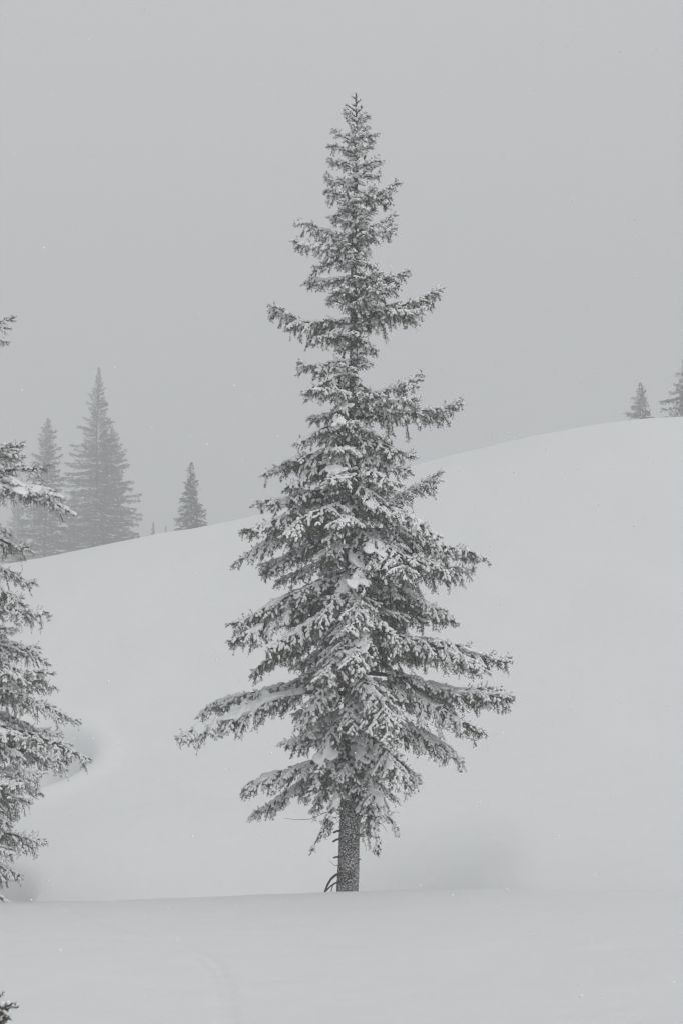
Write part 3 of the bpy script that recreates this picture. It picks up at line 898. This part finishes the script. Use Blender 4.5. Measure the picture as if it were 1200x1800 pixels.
# ---------------------------------------------------------------- small spruce poking into the lower left corner
gx_, gy_ = -2.50, 9.3
sz = ground_z(gx_, gy_)
sap = empty('young_spruce', (gx_, gy_, sz))
tag(sap, 'small dark spruce twig poking in at the bottom left corner', 'tree')
make_trunk(sap, [(-0.1, 0, 0), (0.75, .02, 0), (1.02, .02, 0)], [(-0.1, .022), (.5, .014), (1.02, .004)], step=0.03, sides=10)
SORG = np.array([gx_, gy_, sz])
for k, (u, v_, z0) in enumerate(((16, 1772, .26), (15, 1792, .12), (-40, 1750, .5), (8, 1784, .20))):
    tp = at(u, v_, gy_ - .05 * k) - SORG
    place_branch(sap, np.array([0, 0, z0]), tp, 1200 + k, fine=True, snow=.35, width=.6, droop=.4, tassel=.3, bare=.25, per_m=420)
for k in range(9):
    src, L, dz = mids[(k * 5) % len(mids)]
    f = 0.28 * (1 - k / 11)
    copy_branch(src, sap, (0, 0, .2 + .08 * k), 1.8 + k * .42, R(20), f / L)

# ---------------------------------------------------------------- voxel-merge the snow so that clumps run into each other
for o, vx in REMESH:
    m = o.modifiers.new('merge', 'REMESH'); m.mode = 'VOXEL'; m.voxel_size = vx; m.use_smooth_shade = True
    d_ = o.modifiers.new('thin', 'DECIMATE'); d_.ratio = 0.25
dg = bpy.context.evaluated_depsgraph_get()
dg.update()
done = {}
for o, vx in REMESH:
    if o.data.name in done: continue
    me = bpy.data.meshes.new_from_object(o.evaluated_get(dg))
    if o.data.name in CAPS:                                            # add the thin caps on the twigs
        cm_ = blob_mesh('snow', CAPS[o.data.name], ICO0_V, ICO0_F)
        nv = len(me.vertices)
        v1 = np.empty(nv * 3, np.float32); me.vertices.foreach_get('co', v1)
        v2 = np.empty(len(cm_.vertices) * 3, np.float32); cm_.vertices.foreach_get('co', v2)
        lp = np.empty(len(me.loops), np.int32); me.loops.foreach_get('vertex_index', lp)
        sz_ = np.empty(len(me.polygons), np.int32); me.polygons.foreach_get('loop_total', sz_)
        st_ = np.empty(len(me.polygons), np.int32); me.polygons.foreach_get('loop_start', st_)
        l2 = np.empty(len(cm_.loops), np.int32); cm_.loops.foreach_get('vertex_index', l2)
        fs = [lp[st_[sz_ == k_][:, None] + np.arange(k_)] for k_ in np.unique(sz_)] + [l2.reshape(-1, 3) + nv]
        bpy.data.meshes.remove(me)
        me = mesh_np('snow', np.concatenate([v1, v2]).reshape(-1, 3), fs)
    done[o.data.name] = me
swap = {}
for o in list(bpy.data.objects):
    if o.type == 'MESH' and o.data.name in done:
        swap[o] = done[o.data.name]
for o, me in swap.items():
    o.modifiers.clear()
    o.data = me
    if not me.materials: me.materials.append(M_SNOW)

# ---------------------------------------------------------------- spruces in the fog on and behind the ridge
def far_tree(u, v_top, Y, half_px, label, sd, base_v=None, lean=0.0, snow=0.5, gap=0.0, side=None, spire=0.0):
    """u, v_top: where its tip shows; half_px: half width of the skirt; built at Y metres with its foot on the ground"""
    rng = np.random.default_rng(sd)
    top = at(u, v_top, Y)
    gz = ground_z(top[0], Y)
    root = empty('spruce_tree', (top[0], Y, gz))
    tag(root, label, 'tree', 'spruces in the fog along the ridge')
    Ht = top[2] - gz
    rmax = half_px / FPX * Y
    t = Tubes(7)
    zz = np.linspace(-0.3, Ht, 12)
    r0 = 0.009 * Ht
    t.add(np.stack([np.sin(zz * .5) * .02 * Ht * .2, zz * 0, zz], 1), np.interp(zz, [-.3, Ht], [r0, 0.02]))
    obj('trunk', t.mesh('trunk'), M_TWIG, root)
    tris, sn = [], []
    n = int(40 + Ht * 13)
    sz = sz0 = 0.0045 * min(Y, 135) * 0.33
    for k in range(n):
        f = (k + rng.random()) / n                                   # 0 at the foot, 1 at the tip
        z0 = Ht * (0.04 + 0.96 * f)
        az = k * 2.39996 + rng.normal() * .3
        prof = (1 - f) ** (0.80 + spire) * (1 + .30 * noise.noise(Vector((math.cos(az) * 1.2 + sd * 3, math.sin(az) * 1.2, f * 6)))) + 0.012
        l = rmax * prof * rng.uniform(0.5, 1.25)
        if rng.random() < 0.06: l *= 1.25
        sl = np.interp(f, [0, .6, 1], [-.62, -.30, .45]) + rng.normal() * .1
        m = max(3, int(l / sz * 1.6))
        d = np.array([math.cos(az), math.sin(az), 0])
        sd_ = np.array([-d[1], d[0], 0])
        sz = sz0 * (0.45 + 0.55 * min(1.0, l / (0.35 * rmax + 0.01)))
        for i in range(m):
            q = (i + rng.random()) / m
            if q < 0.15: continue
            wv = 0.30 * l * (1 - q) + sz * .5
            c = d * l * q + np.array([0, 0, z0 + l * (sl * q + 0.20 * q * q)]) 
            for _ in range(6):
                p = c + sd_ * rng.normal() * wv * .6 + np.array([0, 0, -abs(rng.normal()) * sz * .9]) + d * rng.normal() * sz * .4
                a = d * rng.uniform(.5, 1.2) * sz + sd_ * rng.normal() * sz * .6 + np.array([0, 0, rng.normal() * sz * .35 - sz * .25])
                b = sd_ * rng.uniform(.25, .55) * sz + np.array([0, 0, -rng.uniform(.2, .7) * sz])
                tris += [p - b * .5, p + b * .5, p + a]
            if rng.random() < snow * 2.2 * max(0.15, noise.noise(Vector((c[0] * .9 + sd, c[1] * .9, c[2] * .9))) + .35):
                p = c + sd_ * rng.normal() * wv * .4 + np.array([0, 0, sz * .18])
                a, b = d * sz * 1.1 + np.array([0, 0, -sz * .4]), sd_ * sz * .6
                sn += [p - a * .5 - b, p - a * .5 + b, p + a * .6]
    for arr, nm, mt in ((tris, 'crown', M_FAR), (sn, 'snow', M_SNOW)):
        if arr:
            po = obj(nm, mesh_np(nm, np.array(arr), np.arange(len(arr), dtype=np.int32).reshape(-1, 3), False), mt, root)
            if nm == 'snow': po['kind'] = 'stuff'
    return root

far_tree(174, 645, 158, 118, 'tallest foggy spruce with a thin bare spire, left of the main tree', 31, spire=.28)
far_tree(198, 752, 160, 92, 'foggy spruce merged into the right flank of the tallest foggy one', 32)
far_tree(85, 735, 152, 80, 'slim foggy spruce just left of the tallest foggy one', 33)
far_tree(32, 868, 186, 56, 'faint foggy spruce low behind the slim one at the left edge', 34)
far_tree(-14, 880, 180, 50, 'pale foggy spruce half cut by the left edge of the picture', 35)
far_tree(130, 860, 182, 46, 'low foggy spruce filling the gap between the two tallest foggy ones', 40)
far_tree(337, 812, 122, 42, 'small foggy spruce standing alone on the ridge left of the main tree', 36)
far_tree(270, 917, 190, 12, 'tiny faint spruce on the ridge beside the tallest foggy one', 37, snow=.2)
far_tree(292, 924, 220, 7, 'tiniest faint spruce tip on the ridge beside the small lone one', 38, snow=.2)
far_tree(1124, 672, 126, 66, 'little spruce on the crest of the hill at the right', 39, spire=.1)
far_tree(1208, 618, 108, 60, 'foggy spruce on the hill crest cut off by the right edge', 41)

# ---------------------------------------------------------------- falling snow
rf = np.random.default_rng(77)
N = 26000
fy = 8 + 38 * rf.random(N) ** 0.8
fx = (rf.random(N) * 2 - 1) * (0.30 * fy + 0.8)
fz = (rf.random(N) * 1.02 - 0.34) * fy
ok = fz > terrain(fx, fy) + 0.1
fx, fy, fz = fx[ok], fy[ok], fz[ok]
N = len(fx)
OV = np.array([(1, 1, 1), (-1, -1, 1), (-1, 1, -1), (1, -1, -1)], float) * 0.75
OF = np.array([(0, 2, 1), (0, 1, 3), (0, 3, 2), (1, 2, 3)], dtype=np.int32)
sc_ = (0.0026 + 0.0052 * rf.random((N, 1, 1)) ** 2.5)
V = np.stack([fx, fy, fz], 1)[:, None, :] + OV[None] * sc_ * (0.6 + 0.8 * rf.random((N, 4, 1)))
F = (OF[None] + (np.arange(N) * 4)[:, None, None]).reshape(-1, 3)
fl = obj('falling_snow', mesh_np('falling_snow', V.reshape(-1, 3), F, False), M_SNOW)
tag(fl, 'fine snowflakes falling through the air before the slope', None, None, 'stuff')

tot = 0
seen = set()
for o in bpy.data.objects:
    if o.type == 'MESH' and o.data.name not in seen:
        seen.add(o.data.name); tot += sum(len(p.vertices) - 2 for p in o.data.polygons) if len(o.data.polygons) < 500 else int(len(o.data.loops) - 2 * len(o.data.polygons))
print('TRIS', tot, 'OBJ', len(bpy.data.objects), 'base', base_z, 'HT', HT)
